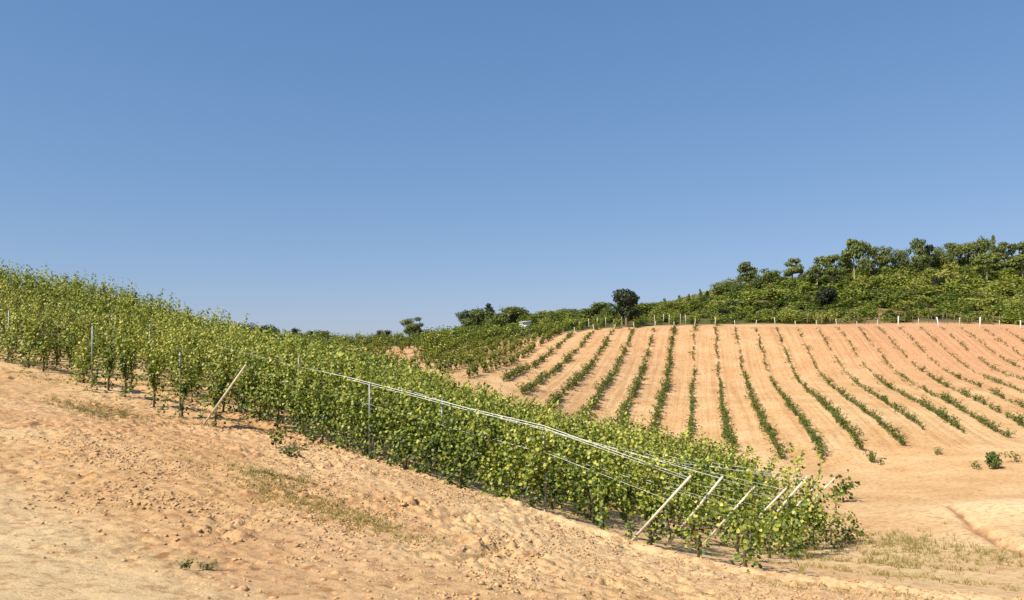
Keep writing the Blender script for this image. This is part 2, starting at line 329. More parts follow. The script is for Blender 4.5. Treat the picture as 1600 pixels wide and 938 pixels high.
# ------------------------------------------------------------------ grapevines
def vine_mesh(seed, half, nsh, top, low, rate=.055, ls=(.038, .070), thick=.17, dens=1.15):
    R = np.random.default_rng(seed); wood = Acc(); fol = Acc()
    lean = R.uniform(-.1, .1)
    tr = [[0, 0, -.12], [R.uniform(-.03, .03), R.uniform(-.03, .03), .2], [lean*.6, R.uniform(-.04, .04), .42], [lean, 0, .60]]
    wood.tube(tr, [.034, .028, .024, .028], 7)
    for s in (-1, 1):
        wood.tube([[lean, 0, .58], [lean+s*half*.4, R.uniform(-.04, .04), .64], [s*half, R.uniform(-.05, .05), .66]], [.022, .018, .010], 6)
    wm = wood.mesh('vine_trunk', M['wood'], True)
    pos = []; nrm = []; 
    for k in range(nsh):
        x0 = R.uniform(-half, half); hang = R.random() < .30
        p = np.array([x0, R.uniform(-.05, .05), .62]); v = np.array([R.normal()*.25, R.normal()*.35, 1.0])
        H = (R.uniform(top*.72, top) if R.random() < .72 else top*R.uniform(1.04, 1.28)) if not hang else R.uniform(1.0, 1.35)
        pts = [p.copy()]; L = 0; side = R.choice([-1, 1])
        while L < 2.2:
            v = unit(v+R.normal(size=3)*.16+(np.array([0, side*.05, -.17]) if hang else np.array([0, -p[1]*.5, .04])))
            p = p+v*.06; L += .06; pts.append(p.copy())
            if not hang and p[2] > H: break
            if hang and p[2] < low: break
            if hang and L > 1.3: break
        pts = np.array(pts); fol.tube(pts[::3] if len(pts) > 6 else pts, .005, 3, m=1)
        m = len(pts)
        for q in pts:
            if q[2] < low: continue
            if q[2] > top*.93 and R.random() < .5: off = R.normal(size=3)*.03; pos.append(q+off); nrm.append(R.normal(size=3)); continue
            for rep in range(int(R.poisson(2.7*dens))):
                off = R.normal(size=3)*np.array([.062, thick*.42, .05]); a = q+off; pos.append(a)
                nrm.append(unit(np.array([0, np.sign(off[1])*.9, .75])+R.normal(size=3)*.6))
    # skirt of leaves near the head of the trunk
    for k in range(int(230*dens*half/.5)):
        a = np.array([R.uniform(-half, half)*(1.05-.4*R.random()), R.normal()*thick*.9, low+(.9-low)*R.random()**1.1]); pos.append(a); nrm.append(unit(np.array([0, np.sign(a[1]), .7])+R.normal(size=3)*.6))
    pos = np.array(pos); nrm = np.array(nrm); sz = R.uniform(*ls, len(pos))*1.25
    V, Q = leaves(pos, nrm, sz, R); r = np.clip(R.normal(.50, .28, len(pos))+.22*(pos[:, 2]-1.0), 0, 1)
    # leaf tint varies at random and lightens towards the top
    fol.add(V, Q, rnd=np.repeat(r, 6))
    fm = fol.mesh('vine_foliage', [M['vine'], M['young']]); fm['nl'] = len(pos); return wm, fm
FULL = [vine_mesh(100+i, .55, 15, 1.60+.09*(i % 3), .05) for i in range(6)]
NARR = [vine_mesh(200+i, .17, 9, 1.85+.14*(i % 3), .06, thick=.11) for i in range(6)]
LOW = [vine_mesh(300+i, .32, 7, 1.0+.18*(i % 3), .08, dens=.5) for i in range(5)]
rowang = math.atan2(UV_[1], UV_[0])
ROWN = {0: 'the trellis row at left, uphill of the leaning post', 1: 'the front row of the leafy block'}
ORD = 'first second third fourth fifth sixth seventh eighth ninth tenth eleventh twelfth thirteenth fourteenth fifteenth sixteenth seventeenth eighteenth nineteenth twentieth'.split()
TENS = {2: 'twenty', 3: 'thirty', 4: 'forty', 5: 'fifty', 6: 'sixty', 7: 'seventy', 8: 'eighty', 9: 'ninety'}
TENTH = {2: 'twentieth', 3: 'thirtieth', 4: 'fortieth', 5: 'fiftieth', 6: 'sixtieth', 7: 'seventieth', 8: 'eightieth', 9: 'ninetieth'}
def ordn(i):
    if i < 20: return ORD[i]
    i += 1; t, u = divmod(i, 10)
    return TENTH[t] if u == 0 else TENS[t]+'-'+ORD[u-1]
def project(p):
    c, s = math.cos(PITCH), math.sin(PITCH); d = p[1]*c+p[2]*s; u = -p[1]*s+p[2]*c
    return 800+F*p[0]/d, 469-F*u/d
# right end of each row (along coordinate). Row 1 ends near X=3.3,Y=15.2 -> al=-6.35
AEND = {0: along(*row_xy(0, 0)), 1: -6.35}
AE1 = along(2.33, 15.8)           # foot of the end post of row 1
vines = []                         # (row, al, x, y, kindlist, scale)
NROWS = 13
back_edge = [(-400, 470), (0, 470), (500, 520), (640, 560), (720, 594), (800, 640), (900, 662), (1000, 680), (1100, 698), (1200, 735), (1300, 768), (1360, 800)]
for j in range(0, NROWS+1):
    q = NP1+SP*(j-1)
    if j == 0: a0 = along(*[v for v in P(345, 660, 21.0)[:2]])-.1
    elif j <= 7: a0 = AE1+1.7-.10*(j-1)+(.5 if j == 1 else 0)
    else: a0 = AE1+.4-(j-7)*1.6
    a = a0; Rr = np.random.default_rng(500+j)
    while a > a0-62:
        x, y = row_xy(q+Rr.normal()*.05, a+Rr.normal()*.08)
        if x < -.72*y-3: break
        leftish = sstep(-14, -19, al_ := a) if False else (1.0 if project((x, y, g1(x, y)))[0] < 360 else 0.0)
        k = 'N' if Rr.random() < (.9 if leftish else .10) else 'F'
        end = a > AE1-(1.6 if j < 3 else 2.4) and j >= 1
        if end: k = 'L' if Rr.random() < .6 else 'N'
        if not (leftish and Rr.random() < .10) and not (end and Rr.random() < .3) and not (j == 1 and abs(a-AE1+.1) < .35):
            vines.append([j, a, x, y, k, float(Rr.uniform(.9, 1.08))])
        a -= Rr.uniform(.85, 1.0) if not leftish else (Rr.uniform(1.1, 1.55) if j < 3 else Rr.uniform(.95, 1.3))
zs = gz(np.array([v[2] for v in vines]), np.array([v[3] for v in vines]))
for v, z in zip(vines, zs): v.append(float(z))
# choose the 300 that show largest: nearest first, inside frame
def inframe(v):
    px, py = project((v[2], v[3], v[6]+.9)); return -30 < px < 1630
cand = sorted([v for v in vines if inframe(v)], key=lambda v: v[3]+.35*v[0]*(v[0] > 3))
chosen = set(id(v) for v in cand[:300])
rest = Acc()
def add_rest(fm, x, y, z, ang, s, keep=1.0, grow=1.0, R=rng):
    me = fm; nv = len(me.vertices)
    key = me.name+str(keep)
    if key not in CACHE:
        co = np.empty(nv*3, np.float32); me.vertices.foreach_get('co', co); co = co.reshape(-1, 3)
        rn = np.empty(nv, np.float32); me.attributes['rnd'].data.foreach_get('value', rn)
        # leaves are the last block of 6-vertex groups
        nl = me['nl']
        lv = co[-nl*6:].reshape(nl, 6, 3); lr = rn[-nl*6:].reshape(nl, 6)
        sel = np.random.default_rng(5).random(nl) < keep; lv = lv[sel]; lr = lr[sel]
        c = lv.mean(1, keepdims=True); lv = c+(lv-c)*(1/math.sqrt(keep))*grow
        b = (np.arange(len(lv))*6)[:, None]; Q = np.concatenate([b+np.array([[0, 1, 2, 3]]), b+np.array([[0, 3, 4, 5]])])
        CACHE[key] = (lv.reshape(-1, 3), Q, lr.ravel())
    V, Q, r = CACHE[key]; c, s_ = math.cos(ang), math.sin(ang); sx = s if isinstance(s, tuple) else (s, s, s)
    V = V*np.array(sx)
    W = np.stack([V[:, 0]*c-V[:, 1]*s_+x, V[:, 0]*s_+V[:, 1]*c+y, V[:, 2]+z], -1)
    rest_t.add(W, Q, rnd=np.clip(r+R.uniform(-.12, .12), 0, 1))
CACHE = {}
rest_t = rest
counts = {}
vines.sort(key=lambda v: (v[0], -v[1]))
for v in vines:
    j, a, x, y, k, s, z = v; i = counts.get(j, 0); counts[j] = i+1
    lst = {'F': FULL, 'N': NARR, 'L': LOW}[k]; w, f = lst[rng.integers(len(lst))]; flip = math.pi*int(rng.integers(2))
    if id(v) in chosen:
        where = 'the left-hand leaning post row' if j == 0 else 'front row of the leafy block' if j == 1 else f'{ORD[j-1]} row of the leafy block'
        look = {'F': 'bushy grapevine', 'N': 'tall narrow grapevine', 'L': 'short grapevine'}[k]
        o = thing('grapevine', (x, y, z), f'{look}, {ordn(i)} from right end of {where}', 'grapevine', 'grapevines trained on the trellis block', rowang+flip, (s, s, s*float(rng.uniform(.94, 1.05))))
        link('trunk', w, o); link('foliage', f, o)
    else:
        add_rest(f, x, y, z, rowang+flip, s, .55)
# far mature field, left of the young planting (rows in the direction 0.237 : 1)
RR = np.random.default_rng(77); n0 = 0
fx_, fy_, fs_ = [], [], []
for k in range(-7, -36, -1):
    X0 = -1+2.45*k; yb = 67-.35*(k+7)*-1 if False else 62+abs(k+7)*.55
    if k < -16: yb = 70+ (abs(k)-16)*.3
    y = yb+RR.uniform(0, 1)
    while y < 128:
        x = X0+.237*y+RR.normal()*.12; h = RR.uniform(.75, 1.1)*(.62+.38*sstep(-8, -14, k))
        pxv = 800+F*x/y; keepv = .95 if pxv > 665 else (.55 if y < 108 else .8); h = h*(1.1 if pxv > 665 else .8)
        if RR.random() < keepv: fx_.append(x); fy_.append(y); fs_.append(h)
        y += RR.uniform(.95, 1.3)*(1 if y < 100 else 1.4)
# band of leafy vines behind the crest, in front of the trees
for k in range(-8, 5):
    for y in np.arange(101, 118, 1.8):
        X0 = -1+2.45*k; x = X0+.237*y+RR.normal()*.2
        if RR.random() < .85-.08*max(0, k+4): fx_.append(x); fy_.append(y+RR.uniform(-.4, .4)); fs_.append(RR.uniform(.6, .9))
fz_ = gz(np.array(fx_), np.array(fy_))
for x, y, s, z in zip(fx_, fy_, fs_, fz_):
    if -.75*y < x: add_rest(FULL[RR.integers(6)][1], x, y, z, math.pi/2-math.atan(.237)+RR.uniform(-.2, .2), (s*.85, s*1.1, s*.9), .16, 1.0, RR)
tag(link('grapevines', rest.mesh('grapevines', [M['vine'], M['young']])), 'the many smaller leafy vines in back rows and in the far green field', 'vines', kind='stuff')
# ------------------------------------------------------------------ posts and wires
def post_mesh(pts, r, m, seg=8):
    a = Acc(); a.tube(pts, r, seg); return a.mesh('post', m, False)
wire_h = (1.78, 1.30)
for j in range(0, 8):
    q = NP1+SP*(j-1)
    if j == 0:
        b = np.array([*P(320, 665, 21.4)[:2]]); b = np.array(row_xy(q-.28, along(*b)))
        b = b+np.array(UV_)*.45; L = 2.55; ln = .77
    else:
        b = np.array(row_xy(q-.30, AE1-.05*(j-1)-.12*max(0, j-4))); L = {4: 2.25, 5: 2.6, 6: 2.4, 7: 2.5}.get(j, 2.1); ln = .66+.03*math.sin(j*2.1)
    z = g1(*b); u = np.array([UV_[0], UV_[1], -.15]); u = u/np.linalg.norm(u)
    d = u*math.sin(ln)+np.array([0, 0, 1])*math.cos(ln)
    names = ['first', 'second', 'third', 'fourth', 'fifth', 'sixth', 'seventh']
    lab = 'pale leaning end post of the left-hand row, standing alone against dark leaves' if j == 0 else ('pale leaning end post of the front row, lowest and nearest of its line' if j == 1 else f'pale leaning end post, {names[j-1]} from the left at the right end of the block')
    a = Acc(); rr = .027 if j not in (5,) else .034
    a.tube([-d*.3, d*L*.5, d*L], [rr, rr, rr*.92], 9)
    o = link('end_post', a.mesh('end_post', M['post'])); o.location = (b[0], b[1], z); tag(o, lab, 'post', 'leaning end posts of the trellis')
    top = np.array([b[0], b[1], z])+d*(L-.06)
    # wires
    if j >= 1:
        al0 = along(*b); steps = np.arange(0, (15, 9, 7, 5, 5, 5, 5)[j-1], 2.0)
        for wi, wh in enumerate((None, .70)):
            pts = [top if wi == 0 else np.array([b[0], b[1], z])+d*(L*.66)]
            for s in steps[1:]:
                xx, yy = row_xy(q-(.2 if wi == 0 and s < 9 else .02), al0-s); hgt = (1.80 if wi == 0 else 1.25)-.035*(j-1)
                sag = 0.02*math.sin(s)
                pts.append(np.array([xx, yy, float(height(xx, yy)[0])+hgt+sag]))
            a = Acc(); a.tube(pts, [((.006 if j == 1 else .004) if i_ < 5 else .0022) if wi == 0 else (.0035 if i_ < 4 else .002) for i_ in range(len(pts))], 5)
            if wi == 0 and j == 1: a.tube([p+np.array([0, .03, -.05]) for p in pts[:5]], .0045, 5)
            o = link('trellis_wire', a.mesh('trellis_wire', M['wire']))
            tag(o, ('top' if wi == 0 else 'lower')+' white trellis wire of the '+('front row' if j == 1 else f'{names[j-1]} row back')+', ending at its leaning post', 'wire', 'trellis wires')
    # upright steel line posts
lp = [(0, 147, 'slim grey upright stake in the left-hand row, nearest the left edge'), (0, 285, 'slim grey upright stake in the left-hand row, just left of the leaning post'),
      (1, 580, 'slim grey upright stake standing clear in front of the front row'), (1, 690, 'slim grey upright stake half hidden in leaves at the middle of the front row'), (1, 852, 'slim grey upright stake buried in leaves of the front row near the wires'),
      (2, 465, 'slim grey upright stake in the second row back, left of the clear one'), (3, 232, 'slim grey upright stake behind the left-hand row'), (0, 15, 'slim grey upright stake at the far left edge')]
pm = post_mesh([[0, 0, -.3], [0, 0, 1.0], [0, 0, 1.85]], .022, M['metal'], 6)
for j, px, lab in lp:
    q = NP1+SP*(j-1)-(.16 if px == 580 else (-.15 if j == 1 else .05)); t = (px-800)/F; Y = q/(NV[1]+NV[0]*t); x = t*Y
    o = link('line_post', pm); o.location = (x, Y, g1(x, Y)); tag(o, lab, 'post', 'upright stakes along the trellis rows')
    o.rotation_euler = (0.02*math.sin(px), .03*math.cos(px), 0)
# ------------------------------------------------------------------ young vines
def young_mesh(seed, hgt, half, nl):
    R = np.random.default_rng(seed); w = Acc(); f = Acc()
    w.tube([[0, 0, -.05], [R.normal()*.02, R.normal()*.02, .12], [0, 0, .22]], [.014, .011, .009], 5)
    pos = []; 
    for k in range(max(4, nl//9)):
        p = np.array([0, 0, .1]); v = np.array([R.normal()*half*1.6, R.normal()*.32, 1.0]); v = unit(v); H = R.uniform(.5, 1)*hgt
        pts = [p.copy()]
        while p[2] < H and len(pts) < 14: v = unit(v+R.normal(size=3)*.2); p = p+v*.05; pts.append(p.copy())
        if len(pts) > 2: f.tube(pts, .004, 3, rnd=.9)
        for a in pts[1:]:
            for q in range(2): pos.append(a+R.normal(size=3)*np.array([.07+half*.3, .05, .04]))
    for k in range(nl//3): pos.append(np.array([R.uniform(-half, half)*1.1, R.normal()*.07, R.uniform(.05, hgt*.55)]))
    pos = np.array(pos); pos[:, 2] = np.maximum(pos[:, 2], .04)
    nrm = R.normal(size=pos.shape)*.6+np.array([0, -.2, .8]); V, Q = leaves(pos, nrm, R.uniform(.05, .10, len(pos)), R)
    f.add(V, Q, rnd=np.repeat(np.clip(R.normal(.45, .22, len(pos)), 0, 1), 6))
    fm = f.mesh('young_foliage', [M['young']]); fm['nl'] = len(pos); return w.mesh('young_trunk', M['wood']), fm
YB = [young_mesh(600+i, .55+.08*(i % 3), .26, 60) for i in range(6)]
YS = [young_mesh(700+i, .32+.05*(i % 3), .14, 24) for i in range(6)]
yrows = {}
RY = np.random.default_rng(31)
bot = {-6: 63, -5: 59, -4: 56.5, -3: 56, -2: 50, -1: 47, 0: 44, 1: 44.5, 2: 43.5, 3: 43.8, 4: 44, 5: 47.5, 6: 52, 7: 51.5, 8: 51, 9: 52, 10: 52}
ylist = []
for k in range(-6, 27):
    X0 = -1+2.5*k if k > 0 else -1+2.45*k
    y = bot.get(k, 50); i = 0
    while y < 98:
        fade = sstep(50, 92, y)             # plants get smaller and sparser uphill
        pgap = .05+.22*fade
        if k in (2, 5) and y < 50: pgap += .3
        x = X0+.237*y+.13*vnoise(np.array([y*.3]), np.array([k*3.1]), 9)[0]+RY.normal()*.04
        if RY.random() > pgap:
            big = RY.random() < (.97-.75*sstep(55, 90, y)-(.25 if k > 5 else 0)+(.3 if k < 0 else 0))
            s = RY.uniform(.55, 1.2)*(1.0-.15*fade)*(1.25 if k < 0 else 1)
            ylist.append([k, i, x, y, big, s])
        i += 1; y += RY.uniform(.5, .68)
zs = gz(np.array([v[2] for v in ylist]), np.array([v[3] for v in ylist]))
def edge_y(px):
    return float(np.interp(px, [p[0] for p in back_edge], [p[1] for p in back_edge]))
cnd = []
for v, z in zip(ylist, zs):
    v.append(float(z)); px, py = project((v[2], v[3], z+.2)); v.append(px < 1600 and (py < edge_y(px)-8 or px > 1320))
    if v[7]: cnd.append((F*(.5 if v[4] else .3)*v[5]/v[3], v))
cnd.sort(key=lambda t: -t[0]); ych = set(id(t[1]) for t in cnd[:292])
rest_t = Acc(); cn = {}
yang = math.pi/2-math.atan(.237)
WH = {0: 'the straight row rising beneath the central crest post'}
for v in ylist:
    k, i, x, y, big, s, z, vis = v; m = (YB if big else YS)[RY.integers(6)]
    ang = yang+RY.uniform(-.2, .2)+math.pi*int(RY.integers(2))
    if id(v) in ych:
        c = cn.get(k, 0); cn[k] = c+1
        side = 'the straightest upright row' if k == 0 else f'the {ORD[abs(k)-1]} row {"right" if k > 0 else "left"} of the straightest row'
        o = thing('young_vine', (x, y, z), f'{"bushy" if big else "small"} young vine, {ordn(c)} from the bottom of {side}', 'young vine', 'young vines planted on the bare slope', ang, s)
        link('trunk', m[0], o); link('foliage', m[1], o)
    else:
        add_rest(m[1], x, y, z, ang, s, .8 if y < 70 else .5, 1.0, RY)
tag(link('young_vines', rest_t.mesh('young_vines', [M['young']])), 'the many tiny young vines higher up the bare tan slope', 'young vines', kind='stuff')
# lone bush and stray plants at the foot of the slope
def place(px, py): x, y = hit(px, py); return x, y, g1(x, y)
# ------------------------------------------------------------------ trees
def crown_pts(R, lobes, n, shell=.75):
    P_ = []; Nn = []; vol = np.array([l[1][0]*l[1][2] for l in lobes]); cnts = (n*vol/vol.sum()).astype(int)
    for (c, r), k in zip(lobes, cnts):
        d = unit(R.normal(size=(k, 3))); rad = R.uniform(shell, 1.06, k)[:, None]*(1+.18*np.sin(d[:, 0:1]*7+d[:, 2:3]*5+c[0]))
        P_.append(np.array(c)+d*rad*np.array(r)); Nn.append(unit(d+R.normal(size=(k, 3))*.55))
    return np.concatenate(P_), np.concatenate(Nn)
def tree_mesh(seed, kind, leaf, n=1400):
    """unit tree: total height 1; returns trunk, crown"""
    R = np.random.default_rng(seed); w = Acc(); lobes = []
    if kind == 'pine':        # tall bare stem, rounded irregular cap in tiers
        bend = R.uniform(-.06, .06); w.tube([[0, 0, -.05], [bend*.5, 0, .3], [bend, .01, .6], [bend*1.2, 0, .86]], [.026, .021, .016, .007], 7)
        for i in range(15):
            z = R.uniform(.42, .93); sp = .30*(1-((z-.58)/.40)**2)**.5 if abs((z-.58)/.40) < 1 else .08; a = R.uniform(0, 6.28); rr = R.uniform(.3, .9)*sp
            c = (bend+rr*math.cos(a), rr*math.sin(a), z); lobes.append((c, (R.uniform(.10, .17), R.uniform(.10, .17), R.uniform(.055, .095))))
            w.tube([[bend*.9, 0, z-.09], [(bend+c[0])/2, c[1]/2, z-.04], list(c)], [.009, .007, .003], 5)
        lobes.append(((bend, 0, .93), (.10, .10, .06)))
    elif kind == 'stub':      # rounded dense pine head, little bare stem
        w.tube([[0, 0, -.05], [.02, 0, .3], [0, 0, .8]], [.03, .024, .010], 7)
        for i in range(22):
            z = R.uniform(.22, .93); sp = .28*math.sqrt(max(.05, 1-((z-.5)/.46)**2)); a = R.uniform(0, 6.28); rr = R.uniform(.3, 1)*sp
            lobes.append(((rr*math.cos(a), rr*math.sin(a), z), (R.uniform(.08, .15), R.uniform(.08, .15), R.uniform(.05, .11))))
    elif kind == 'cone':
        w.tube([[0, 0, -.05], [0, 0, .5], [0, 0, .95]], [.03, .02, .005], 6)
        for i in range(9):
            z = .16+.8*i/9; r = .24*(1-z)+.03
            for q in range(2):
                a = R.uniform(0, 6.28); lobes.append(((r*.35*math.cos(a), r*.35*math.sin(a), z), (r, r, .075)))
    elif kind == 'round':
        w.tube([[0, 0, -.05], [.01, 0, .15], [0, .01, .35], [0, 0, .6]], [.04, .034, .028, .012], 7)
        for i in range(13):
            d = unit(R.normal(size=3)); c = np.array([0, 0, .46])+d*np.array([.22, .22, .36])*R.uniform(.55, 1); lobes.append((tuple(c), (R.uniform(.11, .19),)*2+(R.uniform(.10, .16),)))
            w.tube([[0, 0, .32], list(c*np.array([.5, .5, .85])), list(c)], [.018, .012, .004], 5)
    elif kind == 'broad':
        w.tube([[0, 0, -.05], [.02, 0, .2], [0, .02, .42]], [.045, .036, .024], 7)
        for i in range(22):
            a = R.uniform(0, 6.28); rr = R.uniform(.05, .36); z = R.uniform(.22, .86)-rr*.35*R.random(); c = (rr*math.cos(a), rr*math.sin(a), z)
            lobes.append((c, (R.uniform(.11, .18), R.uniform(.11, .18), R.uniform(.09, .13))))
            w.tube([[0, 0, .3], [c[0]*.5, c[1]*.5, z*.8], list(c)], [.018, .012, .004], 5)
    elif kind == 'slim':
        w.tube([[0, 0, -.05], [.02, 0, .4], [0, .02, .8]], [.03, .022, .008], 6)
        for i in range(14):
            z = R.uniform(.18, .92); a = R.uniform(0, 6.28); rr = .11; c = (rr*math.cos(a), rr*math.sin(a), z); lobes.append((c, (.10, .10, .10)))
            w.tube([[0, 0, z-.12], [c[0]*.6, c[1]*.6, z-.05], list(c)], [.009, .007, .003], 5)
    elif kind == 'bush':
        w.tube([[0, 0, -.08], [.02, 0, .25], [0, 0, .5]], [.05, .04, .02], 6)
        for i in range(15):
            a = R.uniform(0, 6.28); rr = R.uniform(.0, .45); z = R.uniform(.22, .72)*(1-.3*rr); lobes.append(((rr*math.cos(a), rr*math.sin(a), z), (R.uniform(.15, .24), R.uniform(.15, .24), R.uniform(.13, .22))))
    Pp, Nn = crown_pts(R, lobes, n, .55); Pp[:, 2] = np.maximum(Pp[:, 2], .02)
    top = np.quantile(Pp[:, 2], .997); wid = np.quantile(np.abs(Pp[:, :2]), .985)*2; nrmz = np.array([1/wid, 1/wid, 1/top]); Pp = Pp*nrmz
    Nn = Nn+np.array([0, 0, .35]); w.V = [v*nrmz for v in w.V]
    c = Acc(); V, Q = leaves(Pp, Nn, R.uniform(.6, 1.3, len(Pp))*leaf, R)
    lobe_tint = np.repeat(np.clip(R.normal(.5, .25, len(Pp)), 0, 1), 6)
    c.add(V, Q, rnd=lobe_tint)
    return w, c
TREES = {}
def get_tree(kind, var, leafm, barkm, leaf, n):
    key = (kind, var, leafm, barkm, leaf)
    if key not in TREES:
        w, c = tree_mesh(hash(kind) % 1 + {'stub': 1600, 'pine': 1000, 'cone': 1100, 'round': 1200, 'broad': 1300, 'slim': 1400, 'bush': 1500}[kind]+var, kind, leaf, n)
        TREES[key] = (w.mesh('trunk', M[barkm], True), c.mesh('crown', M[leafm]))
    return TREES[key]
TN = {'stub': 'pine_tree', 'pine': 'pine_tree', 'cone': 'conifer', 'round': 'broadleaf_tree', 'broad': 'broadleaf_tree', 'slim': 'slender_tree', 'bush': 'bush'}
TW = dict.fromkeys(TN, 1.0)
def put_tree(kind, px, top, wpx, Y, label, var=0, leafm='pine', barkm='bark', base=None, group=None, leaf=.044, n=3600):
    """tree whose top shows at (px, top), wpx wide, standing Y metres out"""
    p = P(px, top, Y); x = p[0]; z = float(height(x, Y)[0])
    h = p[2]-z
    if h < .5: h = .5
    w = wpx/F*Y*1.12
    if kind in ('stub', 'pine'): n = 2300; leaf = .05
    t, c = get_tree(kind, var, leafm, barkm, leaf, n)
    o = thing(TN[kind], (x, Y, z), label, 'bush' if kind == 'bush' else 'tree', group, random.uniform(0, 6.28), (w, w, h))
    link('trunk', t, o); link('crown', c, o); return o
# far left and centre skyline
put_tree('bush', 380, 505, 34, 150, 'low dark bush on the skyline, leftmost of the far bushes over the vines', 0, 'dark')
put_tree('bush', 410, 508, 38, 152, 'low dark bush on the skyline beside the leftmost far bush', 1, 'dark')
put_tree('bush', 460, 513, 26, 155, 'dark little bush on the skyline above the leafy block, between two others', 2, 'dark')
put_tree('bush', 484, 517, 14, 155, 'tiny dark bush on the skyline between two rounder bushes', 3, 'dark')
put_tree('bush', 504, 516, 30, 158, 'greenish low bush on the skyline just before the open gap', 1, 'pine')
put_tree('bush', 598, 516, 30, 150, 'dark low bush on the skyline beside the bare branches', 2, 'dark')
put_tree('round', 640, 498, 24, 148, 'dense green rounded tree left of a thin grey-green one on the skyline', 0, 'broad')
put_tree('slim', 656, 496, 15, 148, 'thin grey-green tree just right of the dense rounded one', 0, 'grey')
put_tree('bush', 676, 522, 22, 145, 'low dark bush on the skyline right of the thin tree pair', 3, 'dark')
put_tree('slim', 728, 486, 26, 142, 'thin pale grey-green tree at the left of the central clump', 1, 'grey')
put_tree('round', 746, 481, 46, 140, 'dark green leafy tree in the central clump by the slim conifer', 1, 'broad')
put_tree('cone', 764, 475, 26, 139, 'dark pointed conifer topping the central clump', 0, 'dark')
put_tree('bush', 740, 508, 40, 134, 'green bush at the foot of the central clump', 0, 'broad')
put_tree('broad', 802, 480, 66, 140, 'wide olive-green tree behind the little white hut', 0, 'broad')
put_tree('broad', 850, 486, 56, 140, 'low brownish-green rounded tree just right of the little white hut', 1, 'scrub')
put_tree('round', 878, 483, 40, 142, 'dark leafy tree between two low rounded trees right of the hut', 2, 'broad')
put_tree('round', 903, 482, 38, 142, 'small green tree left of the wide bushy one', 3, 'broad')
put_tree('broad', 938, 474, 66, 138, 'wide bushy green tree left of the near-black rounded tree', 2, 'broad')
put_tree('bush', 912, 497, 42, 128, 'light green bush at the foot of the wide bushy tree', 1, 'scrub')
o = put_tree('round', 979, 453, 33, 103, 'near-black dense rounded tree standing out against the sky', 4, 'dark', leaf=.06, n=5000)
put_tree('cone', 1038, 467, 12, 150, 'small dark conifer point right of the near-black tree', 1, 'pine')
put_tree('cone', 1061, 462, 12, 152, 'slightly taller conifer point, second right of the near-black tree', 2, 'pine')
put_tree('cone', 1076, 460, 11, 154, 'small conifer beside the slightly taller conifer point', 3, 'pine')
put_tree('cone', 1094, 452, 10, 160, 'thin conifer, left of a pair below the leftmost hillside trees', 4, 'pine')
put_tree('cone', 1105, 455, 11, 160, 'thin conifer, right of a pair below the leftmost hillside trees', 1, 'dark')
put_tree('bush', 1005, 474, 54, 140, 'olive bush right of the near-black tree', 2, 'scrub')
put_tree('bush', 1052, 472, 50, 140, 'olive bush below the conifer points', 3, 'scrub')
put_tree('round', 1127, 439, 30, 165, 'dark leafy tree at the lower left end of the hillside wood', 1, 'pine')
put_tree('round', 1145, 436, 26, 168, 'dark rounded tree next to the lower left end of the wood', 3, 'pine')
put_tree('pine', 1167, 410, 36, 170, 'tall dark pine, leftmost of the tall hillside pines', 0, 'pine')
put_tree('broad', 1203, 420, 40, 168, 'wide flat-topped tree between tall dark pine and lollipop pine', 3, 'broad')
put_tree('pine', 1238, 404, 28, 172, 'lollipop-shaped pine standing apart against the sky', 1, 'pine')
put_tree('slim', 1251, 420, 9, 173, 'little dark spindly tree beside the lollipop-shaped pine', 2, 'dark')
put_tree('stub', 1284, 401, 30, 172, 'pine at the left shoulder of the main hilltop wood', 2, 'pine')
put_tree('stub', 1303, 399, 28, 174, 'pine just left of the tallest pale-trunked pine', 3, 'pine')
put_tree('pine', 1333, 375, 34, 160, 'tallest pine with a long bare pale trunk', 4, 'pine', 'palebark')
put_tree('stub', 1348, 378, 26, 176, 'pine leaning in behind the tallest pale-trunked pine', 5, 'pine')
put_tree('stub', 1366, 386, 32, 178, 'first rounded pine right of the tallest pine', 0, 'pine')
put_tree('stub', 1386, 385, 22, 180, 'narrow pine between two rounded ones right of the tallest', 1, 'pine')
put_tree('round', 1405, 390, 26, 182, 'dark round-headed tree in the dip of the hilltop skyline', 2, 'pine')
put_tree('stub', 1435, 374, 30, 184, 'tall pine peaking in the middle of the hilltop skyline', 2, 'pine')
put_tree('stub', 1452, 383, 18, 184, 'small pine tucked right of the middle skyline peak', 3, 'dark')
put_tree('round', 1470, 386, 26, 186, 'rounded green tree right of the middle skyline peak', 3, 'broad')
put_tree('stub', 1487, 380, 24, 186, 'dark-capped pine left of the broad right-hand crowns', 4, 'pine')
put_tree('stub', 1507, 381, 26, 188, 'olive pine beside the dark-capped pine on the right skyline', 5, 'pine')
put_tree('broad', 1532, 374, 40, 186, 'broad dark crown on the right skyline over a shadowed gap', 1, 'pine')
put_tree('cone', 1551, 369, 16, 190, 'pointed tree forming the highest tip at right', 0, 'pine')
put_tree('pine', 1568, 379, 28, 188, 'pine just right of the highest pointed tip', 0, 'pine', 'palebark')
put_tree('stub', 1592, 379, 30, 188, 'pine at the right edge of the picture', 2, 'pine')
put_tree('pine', 1540, 396, 34, 168, 'lower pine with its bare trunk showing, below the right skyline', 3, 'pine', 'palebark')
put_tree('pine', 1598, 398, 34, 168, 'lower dark-stemmed pine at the right edge', 4, 'pine', 'bark')
put_tree('stub', 1440, 398, 30, 170, 'lower pine beneath the middle skyline peak', 5, 'pine')
put_tree('pine', 1318, 402, 30, 162, 'lower pine just left of the tall pale trunk', 1, 'broad', 'palebark')
put_tree('pine', 1276, 416, 30, 160, 'lower pale-stemmed pine below the left shoulder of the wood', 0, 'broad', 'palebark')
put_tree('pine', 1300, 418, 26, 158, 'lower pale-stemmed pine left of the tall bare trunk', 2, 'broad', 'palebark')
